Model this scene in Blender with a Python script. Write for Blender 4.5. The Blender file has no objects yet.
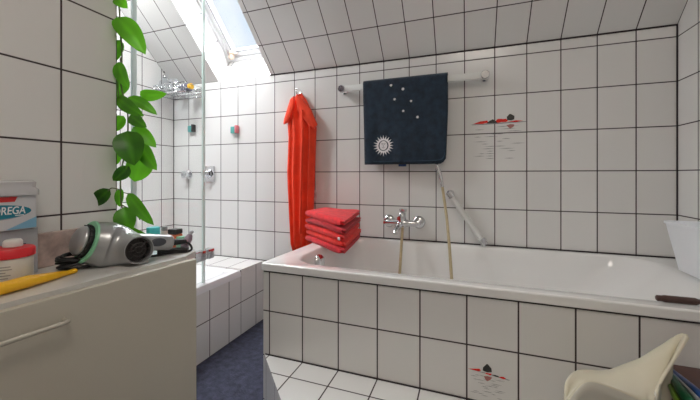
import bpy, bmesh, math, random
from mathutils import Vector, Matrix
random.seed(7)
S = bpy.context.scene
COL = S.collection
PI = math.pi

# ------------------------------------------------------------------ camera
F, PX, PY, YAW = 323.4, 350.0, 175.4, -0.3501
CAM = Vector((-0.882, -1.864, 0.978))
FW = Vector((math.sin(YAW), math.cos(YAW), 0)); RT = Vector((math.cos(YAW), -math.sin(YAW), 0))
def at(u, v, d): return CAM + (FW + RT*((u-PX)/F) - Vector((0, 0, 1))*((v-PY)/F))*d
cd = bpy.data.cameras.new('camera'); cam = bpy.data.objects.new('camera', cd); COL.objects.link(cam)
cam.location = CAM; cam.rotation_euler = (PI/2, 0, -YAW)
cd.sensor_width = 36; cd.lens = F/700*36; cd.shift_y = -(200-PY)/700; cd.clip_start = 0.02
S.camera = cam
# ------------------------------------------------------------------ world, sun, added fill lights, exposure
w = bpy.data.worlds.new('sky'); S.world = w; w.use_nodes = True
nt = w.node_tree; bg = nt.nodes['Background']
tc = nt.nodes.new('ShaderNodeTexCoord'); nz = nt.nodes.new('ShaderNodeTexNoise'); cr = nt.nodes.new('ShaderNodeValToRGB')
nz.inputs['Scale'].default_value = 3.0; nz.inputs['Detail'].default_value = 5
cr.color_ramp.elements[0].position = .38; cr.color_ramp.elements[0].color = (.62, .80, 1, 1)
cr.color_ramp.elements[1].position = .60; cr.color_ramp.elements[1].color = (.95, .97, 1, 1)
nt.links.new(tc.outputs['Generated'], nz.inputs['Vector']); nt.links.new(nz.outputs['Fac'], cr.inputs['Fac'])
nt.links.new(cr.outputs['Color'], bg.inputs['Color']); bg.inputs['Strength'].default_value = 0.68
def light(name, kind, loc, energy, color, **k):
    l = bpy.data.lights.new(name, kind); l.energy = energy; l.color = color
    for a, b in k.items(): setattr(l, a, b)
    o = bpy.data.objects.new(name, l); COL.objects.link(o); o.location = loc; return o
sun = light('overcast_sun', 'SUN', (-2.3, 1.5, 4), 42.0, (.97, .98, 1.0), angle=math.radians(130))
sun.rotation_euler = Vector((.05, -.05, -1)).to_track_quat('-Z', 'Y').to_euler()
fill = light('ceiling_fill', 'AREA', (-.75, -2.1, 2.44), 7.8, (1.0, .90, .80), shape='DISK', size=.8)  # warm light added out of view behind the camera to brighten the room
fill2 = light('shower_fill', 'AREA', (-2.72, -.85, 2.36), 15.0, (.96, .98, 1.0), shape='DISK', size=.35)  # unseen light added above the shower, as the skylight alone is too dim
S.cycles.max_bounces = 16; S.cycles.diffuse_bounces = 8; S.cycles.transparent_max_bounces = 16
S.view_settings.view_transform = 'Standard'; S.view_settings.look = 'None'
S.view_settings.gamma = 1; S.view_settings.use_curve_mapping = False
S.view_settings.exposure = 0.55

# ------------------------------------------------------------------ materials
def sset(b, **k):
    for n, v in k.items():
        n = n.replace('_', ' ')
        if n in b.inputs: b.inputs[n].default_value = v
def mat(name, col, rough=.5, metal=0, noise=0, nscale=40, bump=0, bscale=200, alpha=1, trans=0, coat=0, sheen=0, emit=None):
    m = bpy.data.materials.new(name); m.use_nodes = True; t = m.node_tree; b = t.nodes['Principled BSDF']
    b.inputs['Base Color'].default_value = (*col, 1); b.inputs['Roughness'].default_value = rough
    b.inputs['Metallic'].default_value = metal; b.inputs['Alpha'].default_value = alpha
    b.inputs['Transmission Weight'].default_value = trans; b.inputs['Coat Weight'].default_value = coat
    b.inputs['Sheen Weight'].default_value = sheen
    g = t.nodes.new('ShaderNodeTexCoord')
    if noise:
        n = t.nodes.new('ShaderNodeTexNoise'); n.inputs['Scale'].default_value = nscale; n.inputs['Detail'].default_value = 4
        r = t.nodes.new('ShaderNodeValToRGB')
        r.color_ramp.elements[0].position = .3; r.color_ramp.elements[1].position = .7
        r.color_ramp.elements[0].color = (*[c*(1-noise) for c in col], 1); r.color_ramp.elements[1].color = (*[min(1, c*(1+noise)) for c in col], 1)
        t.links.new(g.outputs['Object'], n.inputs['Vector']); t.links.new(n.outputs['Fac'], r.inputs['Fac']); t.links.new(r.outputs['Color'], b.inputs['Base Color'])
    if bump:
        n = t.nodes.new('ShaderNodeTexNoise'); n.inputs['Scale'].default_value = bscale; n.inputs['Detail'].default_value = 3
        bp = t.nodes.new('ShaderNodeBump'); bp.inputs['Strength'].default_value = bump; bp.inputs['Distance'].default_value = .004
        t.links.new(g.outputs['Object'], n.inputs['Vector']); t.links.new(n.outputs['Fac'], bp.inputs['Height']); t.links.new(bp.outputs['Normal'], b.inputs['Normal'])
    if emit: b.inputs['Emission Color'].default_value = (*emit[:3], 1); b.inputs['Emission Strength'].default_value = emit[3]
    return m
def tile(name, U, V, u0, du, v0, dv, base=(.78, .775, .76), grout=(.040, .026, .030), gw=.0046, rough=.16):
    """glazed wall tiles on a world-space grid: lines where P.U = u0+n*du and P.V = v0+n*dv"""
    m = bpy.data.materials.new(name); m.use_nodes = True; t = m.node_tree; b = t.nodes['Principled BSDF']; N = t.nodes.new; L = t.links.new
    geo = N('ShaderNodeNewGeometry')
    def mth(op, a, c=None, c2=None):
        n = N('ShaderNodeMath'); n.operation = op
        for i, x in enumerate((a, c, c2)):
            if x is None: continue
            if isinstance(x, (int, float)): n.inputs[i].default_value = x
            else: L(x, n.inputs[i])
        return n.outputs[0]
    def axis(W, o, d):
        dt = N('ShaderNodeVectorMath'); dt.operation = 'DOT_PRODUCT'; L(geo.outputs['Position'], dt.inputs[0]); dt.inputs[1].default_value = W
        q = mth('DIVIDE', mth('SUBTRACT', dt.outputs['Value'], o), d); f = mth('FRACT', q)
        return mth('MULTIPLY', mth('MINIMUM', f, mth('SUBTRACT', 1.0, f)), d), mth('FLOOR', q)
    du_, iu = axis(U, u0, du); dv_, iv = axis(V, v0, dv)
    dist = mth('MINIMUM', du_, dv_)
    mr = N('ShaderNodeMapRange'); mr.interpolation_type = 'SMOOTHSTEP'; L(dist, mr.inputs['Value'])
    mr.inputs['From Min'].default_value = gw*.4; mr.inputs['From Max'].default_value = gw*.65
    cx = N('ShaderNodeCombineXYZ'); L(iu, cx.inputs[0]); L(iv, cx.inputs[1])
    wn = N('ShaderNodeTexWhiteNoise'); L(cx.outputs[0], wn.inputs['Vector'])
    tint = N('ShaderNodeMix'); tint.data_type = 'RGBA'; L(wn.outputs['Value'], tint.inputs['Factor'])
    tint.inputs['A'].default_value = (*[c*.965 for c in base], 1); tint.inputs['B'].default_value = (*base, 1)
    mx = N('ShaderNodeMix'); mx.data_type = 'RGBA'; L(mr.outputs['Result'], mx.inputs['Factor'])
    mx.inputs['A'].default_value = (*grout, 1); L(tint.outputs['Result'], mx.inputs['B']); L(mx.outputs['Result'], b.inputs['Base Color'])
    rr = N('ShaderNodeMapRange'); L(mr.outputs['Result'], rr.inputs['Value']); rr.inputs['To Min'].default_value = .8; rr.inputs['To Max'].default_value = rough
    L(rr.outputs['Result'], b.inputs['Roughness'])
    edge = N('ShaderNodeMapRange'); edge.interpolation_type = 'SMOOTHSTEP'; L(dist, edge.inputs['Value']); edge.inputs['From Max'].default_value = gw*1.3
    wav = N('ShaderNodeTexNoise'); wav.inputs['Scale'].default_value = 9; L(geo.outputs['Position'], wav.inputs['Vector'])
    h = mth('ADD', edge.outputs['Result'], mth('MULTIPLY', wav.outputs['Fac'], .5))
    bp = N('ShaderNodeBump'); bp.inputs['Strength'].default_value = .35; bp.inputs['Distance'].default_value = .0015
    L(h, bp.inputs['Height']); L(bp.outputs['Normal'], b.inputs['Normal'])
    return m
SA = .776
SU = Vector((0, -math.cos(SA), math.sin(SA))); SN = Vector((0, math.sin(SA), math.cos(SA)))   # along the slope, outward
FZ = 1.655
T = {}
T['back'] = tile('tile_back', (1, 0, 0), (0, 0, 1), 0, .15, 0, .2)
T['right'] = tile('tile_right', (0, 1, 0), (0, 0, 1), -.137, .15, 0, .2)
T['shower'] = tile('tile_shower', (0, 1, 0), (0, 0, 1), -.106, .15, 0, .2)
T['part'] = tile('tile_partition', (0, 1, 0), (0, 0, 1), -1.150, .15, .07, .2)
T['slope'] = tile('tile_slope', (1, 0, 0), tuple(SU), 0, .15, FZ*math.sin(SA), .2014)
T['reveal'] = tile('tile_reveal', tuple(SN), tuple(SU), FZ*math.cos(SA)+.1, .15, FZ*math.sin(SA), .2)
T['apron'] = tile('tile_apron', (1, 0, 0), (0, 0, 1), -1.636, .15, .4297, .1804)
T['step'] = tile('tile_step', (1, 0, 0), (0, 1, 0), -1.636, .15, -.845, .2)
T['stepf'] = tile('tile_step_face', (1, -1, 0), (0, 0, 1), 0, .212, .05, .2)
T['curb'] = tile('tile_curb', (0, 1, 0), (0, 0, 1), -.336, .15, 0, .2)
T['ledge'] = tile('tile_ledge', (1, 0, 0), (0, 1, 0), -.05, .15, -.222, .3)
T['ledgef'] = tile('tile_ledge_face', (0, 1, 0), (0, 0, 1), -.0822, .15, 0, .2)
def plain(n, c, r=.6): return mat(n, c, r, noise=.03, nscale=6)
M = dict(
 paint=plain('white_paint', (.72, .70, .67)),
 floor=mat('blue_bath_carpet', (.048, .052, .085), .95, noise=.45, nscale=34, bump=.8, bscale=140),
 enamel=mat('bath_enamel', (.84, .84, .83), .08, coat=.3),
 acrylic=mat('shower_tray_acrylic', (.85, .86, .88), .15),
 chrome=mat('chrome', (.75, .76, .78), .12, 1),
 whiteframe=mat('white_window_frame', (.74, .74, .75), .35),
 railbar=mat('milky_bar', (.74, .75, .73), .3),
 navy=mat('navy_terry', (.010, .024, .044), .95, noise=.35, nscale=30, bump=.7, bscale=260, sheen=.25),
 stitch=mat('white_stitching', (.75, .73, .74), .8),
 orange=mat('orange_red_terry', (.96, .062, .018), .9, noise=.10, nscale=18, bump=.5, bscale=200, sheen=.1),
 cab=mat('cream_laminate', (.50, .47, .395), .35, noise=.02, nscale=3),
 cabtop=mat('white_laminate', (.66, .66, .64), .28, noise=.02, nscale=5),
 cream=mat('cream_plastic', (.66, .62, .49), .4),
 binw=mat('white_plastic', (.88, .91, .95), .35),
 wood=mat('dark_brown_wood', (.065, .028, .022), .4, noise=.3, nscale=12),
 silver=mat('silver_plastic', (.42, .43, .44), .28, .55),
 black=mat('black_plastic', (.012, .012, .014), .4),
 dark=mat('dark_grille', (.05, .045, .045), .5, .3),
 mint=mat('mint_plastic', (.25, .62, .38), .35),
 beige=mat('beige_hose', (.50, .41, .25), .4, noise=.1, nscale=60),
 yellow=mat('yellow_plastic', (.90, .50, .01), .35),
 red=mat('red_lid', (.72, .02, .03), .35),
 jar=mat('white_jar', (.72, .71, .68), .4),
 carton=mat('white_carton', (.62, .64, .67), .5),
 gcarton=mat('grey_carton', (.42, .44, .47), .5, noise=.1, nscale=14),
 teal=mat('teal_print', (.01, .22, .32), .4),
 lightblue=mat('light_blue_print', (.22, .48, .68), .4),
 redp=mat('red_print', (.60, .03, .03), .4),
 wprint=mat('white_print', (.85, .87, .88), .4),
 navyp=mat('navy_print', (.03, .05, .10), .4),
 marble=mat('pink_marble', (.55, .42, .38), .35, noise=.35, nscale=30),
 grey=mat('grey_stone', (.28, .27, .25), .6, noise=.2, nscale=60),
 cyan=mat('turquoise_plastic', (.08, .60, .65), .35),
 greenp=mat('green_plastic', (.12, .42, .25), .35),
 orangep=mat('orange_print', (.75, .18, .08), .4),
 pinkp=mat('pink_plastic', (.75, .22, .25), .35),
 bluep=mat('blue_plastic', (.012, .055, .20), .3),
 dgreen=mat('deep_green_plastic', (.006, .08, .03), .3),
 lime=mat('lime_print', (.12, .24, .02), .3),
 terra=mat('terracotta', (.45, .17, .09), .8, noise=.1, nscale=20),
 mred=mat('glaze_red', (.80, .03, .02), .25), mdark=mat('glaze_charcoal', (.035, .035, .032), .3), mrose=mat('glaze_rose', (.42, .16, .15), .3),
 mgrey=mat('glaze_grey', (.27, .27, .28), .25), mline=mat('glaze_pale_grey', (.50, .50, .51), .25),
 brass=mat('beige_latch', (.62, .48, .38), .35, .3),
)
REDS = [mat('red_terry_%d' % i, c, .92, noise=.18, nscale=40, bump=.9, bscale=230, sheen=.2) for i, c in enumerate([(.62, .008, .020), (.95, .030, .020), (.90, .022, .020), (.50, .006, .016), (.82, .022, .032)])]
def glassmat(name, col, fac):
    m = bpy.data.materials.new(name); m.use_nodes = True; t = m.node_tree; t.nodes.clear(); N = t.nodes.new
    o = N('ShaderNodeOutputMaterial'); mx = N('ShaderNodeMixShader'); tr = N('ShaderNodeBsdfTransparent'); gl = N('ShaderNodeBsdfGlossy')
    tr.inputs[0].default_value = (*col, 1); gl.inputs['Roughness'].default_value = .02
    fr = N('ShaderNodeFresnel'); fr.inputs[0].default_value = 1.45
    ml = N('ShaderNodeMath'); ml.operation = 'MULTIPLY'; ml.inputs[1].default_value = fac
    gb_ = N('ShaderNodeNewGeometry'); sb = N('ShaderNodeMath'); sb.operation = 'SUBTRACT'; sb.inputs[0].default_value = 1; t.links.new(gb_.outputs['Backfacing'], sb.inputs[1]); m2 = N('ShaderNodeMath'); m2.operation = 'MULTIPLY'; t.links.new(fr.outputs[0], m2.inputs[0]); t.links.new(sb.outputs[0], m2.inputs[1]); t.links.new(m2.outputs[0], ml.inputs[0]); t.links.new(ml.outputs[0], mx.inputs[0]); t.links.new(tr.outputs[0], mx.inputs[1]); t.links.new(gl.outputs[0], mx.inputs[2]); t.links.new(mx.outputs[0], o.inputs[0])
    return m
M['glass'] = glassmat('clear_glass', (.985, .995, .99), .9)
M['pane'] = glassmat('window_glass', (.98, .99, 1), .8)
M['glassedge'] = mat('green_glass_edge', (.80, .92, .90), .3, alpha=.7)
M['clear'] = glassmat('clear_plastic', (.86, .88, .90), 1.6)
def leafmat():
    m = bpy.data.materials.new('leaf'); m.use_nodes = True; t = m.node_tree; N = t.nodes.new; L = t.links.new
    b = t.nodes['Principled BSDF']; o = t.nodes['Material Output']
    at_ = N('ShaderNodeAttribute'); at_.attribute_name = 'tone'
    r = N('ShaderNodeValToRGB'); r.color_ramp.elements[0].color = (.016, .085, .006, 1); r.color_ramp.elements[1].color = (.12, .43, .014, 1)
    L(at_.outputs['Fac'], r.inputs['Fac']); L(r.outputs['Color'], b.inputs['Base Color']); b.inputs['Roughness'].default_value = .35
    tl = N('ShaderNodeBsdfTranslucent'); L(r.outputs['Color'], tl.inputs['Color'])
    mx = N('ShaderNodeMixShader'); mx.inputs[0].default_value = .35; L(b.outputs[0], mx.inputs[1]); L(tl.outputs[0], mx.inputs[2]); L(mx.outputs[0], o.inputs['Surface'])
    return m
M['leaf'] = leafmat(); M['stem'] = mat('plant_stem', (.10, .13, .05), .6)

# ------------------------------------------------------------------ helpers
def worldloc(o):
    v = Vector((0, 0, 0))
    while o is not None: v += o.location; o = o.parent
    return v
def obj(name, bm, m, parent=None, smooth=False, auto=None):
    bmesh.ops.recalc_face_normals(bm, faces=bm.faces)
    if parent is not None: bmesh.ops.translate(bm, verts=bm.verts, vec=-worldloc(parent))
    if smooth:
        for f in bm.faces: f.smooth = True
        if auto:
            for e in bm.edges:
                if len(e.link_faces) == 2 and e.calc_face_angle(0) > auto: e.smooth = False
    me = bpy.data.meshes.new(name); bm.to_mesh(me); bm.free()
    me.materials.append(m if not isinstance(m, str) else M[m])
    o = bpy.data.objects.new(name, me); COL.objects.link(o); o.parent = parent; return o
def thing(name, label, cat, loc, group=None):
    o = bpy.data.objects.new(name, None); COL.objects.link(o); o.empty_display_size = .05; o.location = loc
    o['label'] = label; o['category'] = cat
    if group: o['group'] = group
    return o
def tag(o, label, cat, group=None):
    o['label'] = label; o['category'] = cat
    if group: o['group'] = group
    return o
def struct(name, bm, m, parent=None, **k):
    o = obj(name, bm, m, parent, **k)
    if parent is None: o['kind'] = 'structure'
    return o
def origin(o, loc):
    """put a single mesh's origin at the base of the thing"""
    loc = Vector(loc); o.data.transform(Matrix.Translation(-loc)); o.location = loc; return o
def NB(): return bmesh.new()
def box(bm, x0, x1, y0, y1, z0, z1, bev=0, rot=None, seg=2):
    g = bmesh.ops.create_cube(bm, size=1); vs = g['verts']
    bmesh.ops.scale(bm, verts=vs, vec=(x1-x0, y1-y0, z1-z0)); bmesh.ops.translate(bm, verts=vs, vec=((x0+x1)/2, (y0+y1)/2, (z0+z1)/2))
    if bev:
        es = list({e for v in vs for e in v.link_edges}); r = bmesh.ops.bevel(bm, geom=es, offset=bev, segments=seg, affect='EDGES', profile=.6); vs = list(set(r['verts']) | {v for v in vs if v.is_valid})
    if rot: bmesh.ops.transform(bm, matrix=rot, verts=[v for v in vs if v.is_valid])
    return vs
def quad(bm, *ps): return bm.faces.new([bm.verts.new(p) for p in ps])
def loft(bm, rings, closed=True, cap0=True, cap1=True):
    V = [[bm.verts.new(p) for p in r] for r in rings]; n = len(V[0])
    for a, b in zip(V, V[1:]):
        for i in range(n if closed else n-1):
            j = (i+1) % n; bm.faces.new((a[i], a[j], b[j], b[i]))
    if closed and cap0: bm.faces.new(V[0])
    if closed and cap1: bm.faces.new(V[-1])
    return V
def frame(d):
    d = Vector(d).normalized(); a = Vector((0, 0, 1)) if abs(d.z) < .9 else Vector((1, 0, 0))
    x = d.cross(a).normalized(); return x, d.cross(x).normalized(), d
def lathe(bm, o, d, prof, seg=24, sx=1, sy=1, cap0=True, cap1=True):
    """prof: (distance along d, radius)"""
    x, y, z = frame(d); o = Vector(o)
    rings = [[o + z*h + x*(r*sx*math.cos(2*PI*i/seg)) + y*(r*sy*math.sin(2*PI*i/seg)) for i in range(seg)] for h, r in prof]
    loft(bm, rings, True, cap0, cap1)
def smoothpath(pts, n=6):
    P = [Vector(p) for p in pts]; out = []
    for i in range(len(P)-1):
        a, b, c, d = P[max(i-1, 0)], P[i], P[i+1], P[min(i+2, len(P)-1)]
        for k in range(n):
            t = k/n; out.append(.5*((2*b)+(c-a)*t+(2*a-5*b+4*c-d)*t*t+(3*b-a-3*c+d)*t**3))
    return out+[P[-1]]
def tube(bm, pts, r, seg=8, smooth=0):
    P = smoothpath(pts, smooth) if smooth else [Vector(p) for p in pts]
    rs = r if isinstance(r, (list, tuple)) else [r]*len(P)
    if len(rs) != len(P): rs = [rs[min(len(rs)-1, int(i*len(rs)/len(P)))] for i in range(len(P))]
    rings = []; px = None
    for i, p in enumerate(P):
        d = (P[min(i+1, len(P)-1)]-P[max(i-1, 0)]).normalized()
        if px is None: px = frame(d)[0]
        px = (px-d*px.dot(d)).normalized(); py = d.cross(px)
        rings.append([p+px*(rs[i]*math.cos(2*PI*k/seg))+py*(rs[i]*math.sin(2*PI*k/seg)) for k in range(seg)])
    loft(bm, rings)
def ball(bm, c, r, s=(1, 1, 1), seg=16):
    g = bmesh.ops.create_uvsphere(bm, u_segments=seg, v_segments=seg//2, radius=r); bmesh.ops.scale(bm, verts=g['verts'], vec=s); bmesh.ops.translate(bm, verts=g['verts'], vec=c)
def prism(bm, poly, z0, z1):
    a = [bm.verts.new((x, y, z0)) for x, y in poly]; b = [bm.verts.new((x, y, z1)) for x, y in poly]; n = len(poly)
    bm.faces.new(a); bm.faces.new(b)
    for i in range(n): bm.faces.new((a[i], a[(i+1) % n], b[(i+1) % n], b[i]))
def rrect(x0, x1, y0, y1, r, z, n=8):
    out = []
    for cx, cy, a in ((x1-r, y1-r, 0), (x0+r, y1-r, 90), (x0+r, y0+r, 180), (x1-r, y0+r, 270)):
        for k in range(n+1):
            t = math.radians(a+90*k/n); out.append(Vector((cx+r*math.cos(t), cy+r*math.sin(t), z)))
    return out

# ------------------------------------------------------------------ room shell
WX, PXW, PYW, RY = -3.0, -1.935, -1.15, -3.0      # shower wall, partition plane, partition end, rear wall
CZ = 2.5
bm = NB(); box(bm, WX-.1, .1, RY-.1, .1, -.1, 0); struct('floor', bm, 'floor')
bm = NB(); box(bm, WX-.1, .1, 0, .1, 0, FZ); struct('wall_back', bm, T['back'])
bm = NB(); box(bm, 0, .1, RY, .0, 0, CZ+.1); struct('wall_right', bm, T['right'])
bm = NB(); box(bm, WX-.1, WX, PYW, 0, 0, CZ+.1); struct('wall_shower', bm, T['shower'])
bm = NB(); box(bm, WX-.1, PXW, RY, PYW, 0, CZ+.1); struct('wall_left', bm, T['part'])
bm = NB(); box(bm, PXW, .1, RY-.1, RY, 0, CZ+.1); struct('wall_front', bm, 'paint')
SL = (CZ-FZ)/math.sin(SA)
bm = NB(); box(bm, WX-.1, .1, RY-.1, -SL*math.cos(SA)+.02, CZ, CZ+.1); struct('ceiling', bm, 'paint')
def sp(x, s, n): return Vector((x, 0, FZ)) + SU*s + SN*n
def slab(bm, x0, x1, s0, s1, n0=0, n1=.12, e=0):
    loft(bm, [[sp(x0, s0, n0), sp(x1, s0, n0), sp(x1, s1, n0), sp(x0, s1, n0)], [sp(x0-e, s0, n1), sp(x1+e, s0, n1), sp(x1+e, s1, n1), sp(x0-e, s1, n1)]])
OX0, OX1, OS = -2.57, -2.132, .98
bm = NB(); slab(bm, WX-.1, OX0, 0, SL+.06, 0, .02); slab(bm, OX1, .1, 0, SL+.06, 0, .02); slab(bm, OX0, OX1, OS, SL+.06, 0, .02)
struct('wall_slope', bm, T['slope'])
# reveal of the roof window
RN = .23
bm = NB(); loft(bm, [[sp(OX0, 0, 0), sp(OX0, OS, 0)], [sp(OX0-.025, .03, RN), sp(OX0-.025, OS, RN)]], closed=False)
loft(bm, [[sp(OX1, 0, 0), sp(OX1, OS, 0)], [sp(OX1+.025, .03, RN), sp(OX1+.025, OS, RN)]], closed=False)
loft(bm, [[sp(OX0, OS, 0), sp(OX1, OS, 0)], [sp(OX0-.025, OS, RN), sp(OX1+.025, OS, RN)]], closed=False)
struct('trim_1', bm, T['reveal'])
bm = NB(); loft(bm, [[sp(OX0, 0, 0), sp(OX1, 0, 0)], [sp(OX0-.025, .03, RN), sp(OX1+.025, .03, RN)]], closed=False)
struct('trim_2', bm, T['back'])
def ringframe(bm, x0, x1, s0, s1, n0, n1, t):
    slab(bm, x0, x0+t, s0, s1, n0, n1); slab(bm, x1-t, x1, s0, s1, n0, n1); slab(bm, x0+t, x1-t, s0, s0+t, n0, n1); slab(bm, x0+t, x1-t, s1-t, s1, n0, n1)
bm = NB(); ringframe(bm, OX0-.06, OX1+.06, .0, OS+.03, RN, RN+.08, .055)
win = struct('window_1', bm, 'whiteframe')
bm = NB(); ringframe(bm, OX0-.004, OX1+.004, .056, OS-.026, RN+.02, RN+.06, .045); struct('window_sash', bm, 'whiteframe', win)
bm = NB(); slab(bm, OX0+.04, OX1-.04, .10, OS-.07, RN+.035, RN+.045); struct('window_pane', bm, 'pane', win)
bm = NB(); p = sp(OX0+.03, .075, RN-.012); ball(bm, p, .022, (1.2, .8, 1)); tube(bm, [p, p+Vector((.03, -.01, .02)), p+Vector((.05, 0, .015))], .008); ball(bm, p+Vector((0, -.01, .028)), .014)
struct('window_latch', bm, 'brass', win, smooth=True)
# outer roof so no light leaks round the reveal
bm = NB()
slab(bm, WX-.1, OX0-.06, -.3, SL+.2, .12, .2); slab(bm, OX1+.06, .1, -.3, SL+.2, .12, .2); slab(bm, OX0-.06, OX1+.06, OS+.03, SL+.2, .12, .2)
struct('trim_3', bm, 'paint')
bm = NB(); box(bm, WX-.1, .1, .0, .1, FZ, 1.80); struct('trim_4', bm, 'paint') if False else bm.free()

bm = NB(); ringframe(bm, OX0+.035, OX1-.035, .096, OS-.066, RN+.012, RN+.019, .006); ringframe(bm, OX0-.012, OX1+.012, .046, OS-.016, RN+.008, RN+.0195, .006); struct('window_gasket', bm, mat('grey_gasket', (.16, .16, .17), .6), win)
# dark grout beads in the inside corners
GB = mat('dark_grout', (.035, .024, .03), .8)
def bead(n, *b): bm = NB(); box(bm, *b); struct(n, bm, GB)
bead('trim_11', OX1, -.001, -.004, -.0005, FZ-.006, FZ-.001)
bead('trim_12', -.0055, -.0005, -.004, -.0005, .60, FZ-.002)
bead('trim_13', -1.67, -.004, -.0055, -.0005, .6056, .6115)
bead('trim_14', -1.655, -.004, -.7512, -.7485, .252, .2565)
bead('trim_15', -1.66, -.004, -.7512, -.7485, .5875, .5915)
bead('trim_16', -2.9995, -2.996, -.004, -.0005, .402, FZ-.002)
bead('trim_17', -2.995, -2.19, -.004, -.0005, .4002, .4035)
# unseen housings on the ceiling, added to go with the two fill lights
bm = NB(); lathe(bm, (-.75, -2.1, CZ-.001), (0, 0, -1), [(0, .43), (.03, .43), (.05, .41)], 40); struct('trim_18', bm, 'paint')
bm = NB(); lathe(bm, (-2.72, -.85, CZ-.001), (0, 0, -1), [(0, .12), (.05, .12), (.12, .19)], 32); struct('trim_19', bm, 'paint')

# shower plinth: tiled curb, back ledge
bm = NB(); box(bm, -2.985, -2.19, -1.149, -.232, 0, .362); struct('trim_5', bm, T['curb'])
bm = NB(); box(bm, -2.999, -2.1895, -.2321, -.001, 0, .3955); struct('trim_6', bm, T['ledgef'])
bm = NB(); box(bm, -2.999, -2.187, -.234, -.001, .3955, .4); struct('trim_7', bm, T['ledge'])
# shower tray: raised acrylic lip with a sunken floor
bm = NB()
ri = [rrect(-2.985, -2.183, -1.149, -.236, .004, .3625), rrect(-2.985, -2.183, -1.149, -.236, .006, .385), rrect(-2.983, -2.187, -1.147, -.238, .01, .399),
      rrect(-2.955, -2.245, -1.12, -.262, .06, .3995), rrect(-2.945, -2.255, -1.11, -.27, .06, .394), rrect(-2.93, -2.27, -1.09, -.29, .06, .375), rrect(-2.90, -2.30, -1.06, -.32, .05, .3655)]
loft(bm, ri)
tag(origin(obj('shower_tray', bm, 'acrylic', smooth=True, auto=.9), (-2.58, -.69, .3625)), 'low white acrylic shower tray set on the tiled plinth behind the glass', 'shower tray')

# bath plinth (tiled apron) and step
bm = NB(); box(bm, -1.665, -.002, -.748, -.004, 0, .190); box(bm, -1.665, -.002, -.748, -.725, .190, .591); box(bm, -1.665, -1.64, -.725, -.004, .19, .574)
struct('trim_8', bm, T['apron'])
bm = NB(); poly = [(-1.660, -.7485), (-.002, -.7485), (-.002, -1.12), (-1.288, -1.12)]
prism(bm, poly, 0, .2485); struct('trim_9', bm, T['stepf'])
bm = NB(); prism(bm, poly, .2485, .252); struct('trim_10', bm, T['step'])

# ------------------------------------------------------------------ bath tub
RZ = .6235
tub = thing('bathtub', 'long white enamel bathtub built into the white tiled surround along the wall', 'bathtub', (-.85, -.38, .19))
bm = NB(); X0, X1, Y0, Y1 = -1.675, -.004, -.757, -.003
rg = [rrect(X0+.004, X1, Y0+.004, Y1, .012, RZ-.031), rrect(X0, X1, Y0, Y1, .014, RZ-.029), rrect(X0, X1, Y0, Y1, .014, RZ-.027), rrect(X0, X1, Y0, Y1, .016, RZ-.006), rrect(X0, X1, Y0, Y1, .016, RZ-.005), rrect(X0+.0015, X1-.0015, Y0+.0015, Y1-.0015, .017, RZ-.0015), rrect(X0+.005, X1-.005, Y0+.005, Y1-.005, .018, RZ), rrect(X0+.007, X1-.007, Y0+.007, Y1-.007, .018, RZ)]
def ir(dz, l, r, f, b, rad): return rrect(X0+l, X1-r, Y0+f, Y1-b, rad, RZ-dz, 8)
rg += [ir(.001, .075, .10, .056, .030, .16), ir(.004, .083, .112, .062, .034, .16), ir(.012, .090, .125, .068, .038, .16), ir(.05, .100, .165, .074, .046, .155), ir(.15, .115, .26, .084, .058, .15), ir(.28, .135, .38, .098, .075, .14), ir(.36, .16, .46, .12, .10, .13), ir(.40, .22, .56, .17, .15, .12), ir(.41, .30, .66, .23, .21, .10)]
loft(bm, rg, cap0=False)
for v in bm.verts: v.co.z -= .018*(v.co.y-Y0)/(Y1-Y0)      # the rim falls a little towards the wall
obj('tub_shell', bm, 'enamel', tub, smooth=True, auto=1.2)
bm = NB(); lathe(bm, (X0+.100, -.43, RZ-.068), (1, -.35, .12), [(-.01, .030), (.010, .036), (.018, .034), (.026, .026), (.030, .012)], 24); obj('overflow_cap', bm, 'chrome', tub, smooth=True, auto=.7)
bm = NB(); lathe(bm, (-1.05, -.38, RZ-.409), (0, 0, 1), [(0, .03), (.004, .03), (.006, .022)], 24); obj('drain', bm, 'chrome', tub, smooth=True, auto=.7)

# ------------------------------------------------------------------ towel rail on the back wall
rail = thing('towel_rail', 'long milky flat bar towel rail with chrome ends, high on the tiled wall', 'towel rail', (-1.2, 0, 1.497))
bm = NB(); RZr = 1.497; box(bm, -1.58, -.815, -.062, -.044, RZr-.018, RZr+.018, .006); obj('bar', bm, 'railbar', rail, smooth=True, auto=.7)
for x in (-1.595, -.80):
    bm = NB(); lathe(bm, (x, -.001, RZr), (0, -1, 0), [(0, .021), (.006, .021), (.010, .012), (.035, .012), (.037, .022), (.066, .022), (.070, .019)], 20); obj('end_mount', bm, 'chrome', rail, smooth=True, auto=.7)

# navy towel over the rail
tw = thing('navy_towel', 'navy blue terry towel with white sun and stars, hung over the wall rail', 'towel', (-1.22, -.053, 1.04))
def ty(x, z):
    k = max(0, (1.50-z))/.46; return -.071-.006*k*math.sin((x+1.4)*26+z*3)-.003*math.sin(x*70)*k
TXL, TXR = -1.456, -.984
def towel_sheet(bm, zt, zb, back=False):
    nx, nz = 34, 26; rows = []
    for j in range(nz+1):
        t = j/nz; row = []
        for i in range(nx+1):
            s = i/nx; z0 = zb + (.028*max(0, (s-.93)/.07)**2 + .012*(1-s) *0)
            z = zt + (z0-zt)*t; xl = TXL + .012*t; xr = TXR - .016*max(0, t-.45)**1.0; x = xl+(xr-xl)*s
            row.append(Vector((x, -.038 if back else ty(x, z), z)))
        rows.append(row)
    return rows
f = towel_sheet(bm := NB(), 1.512, 1.040); b_ = towel_sheet(bm, 1.512, 1.062, True)
arc = []
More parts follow.
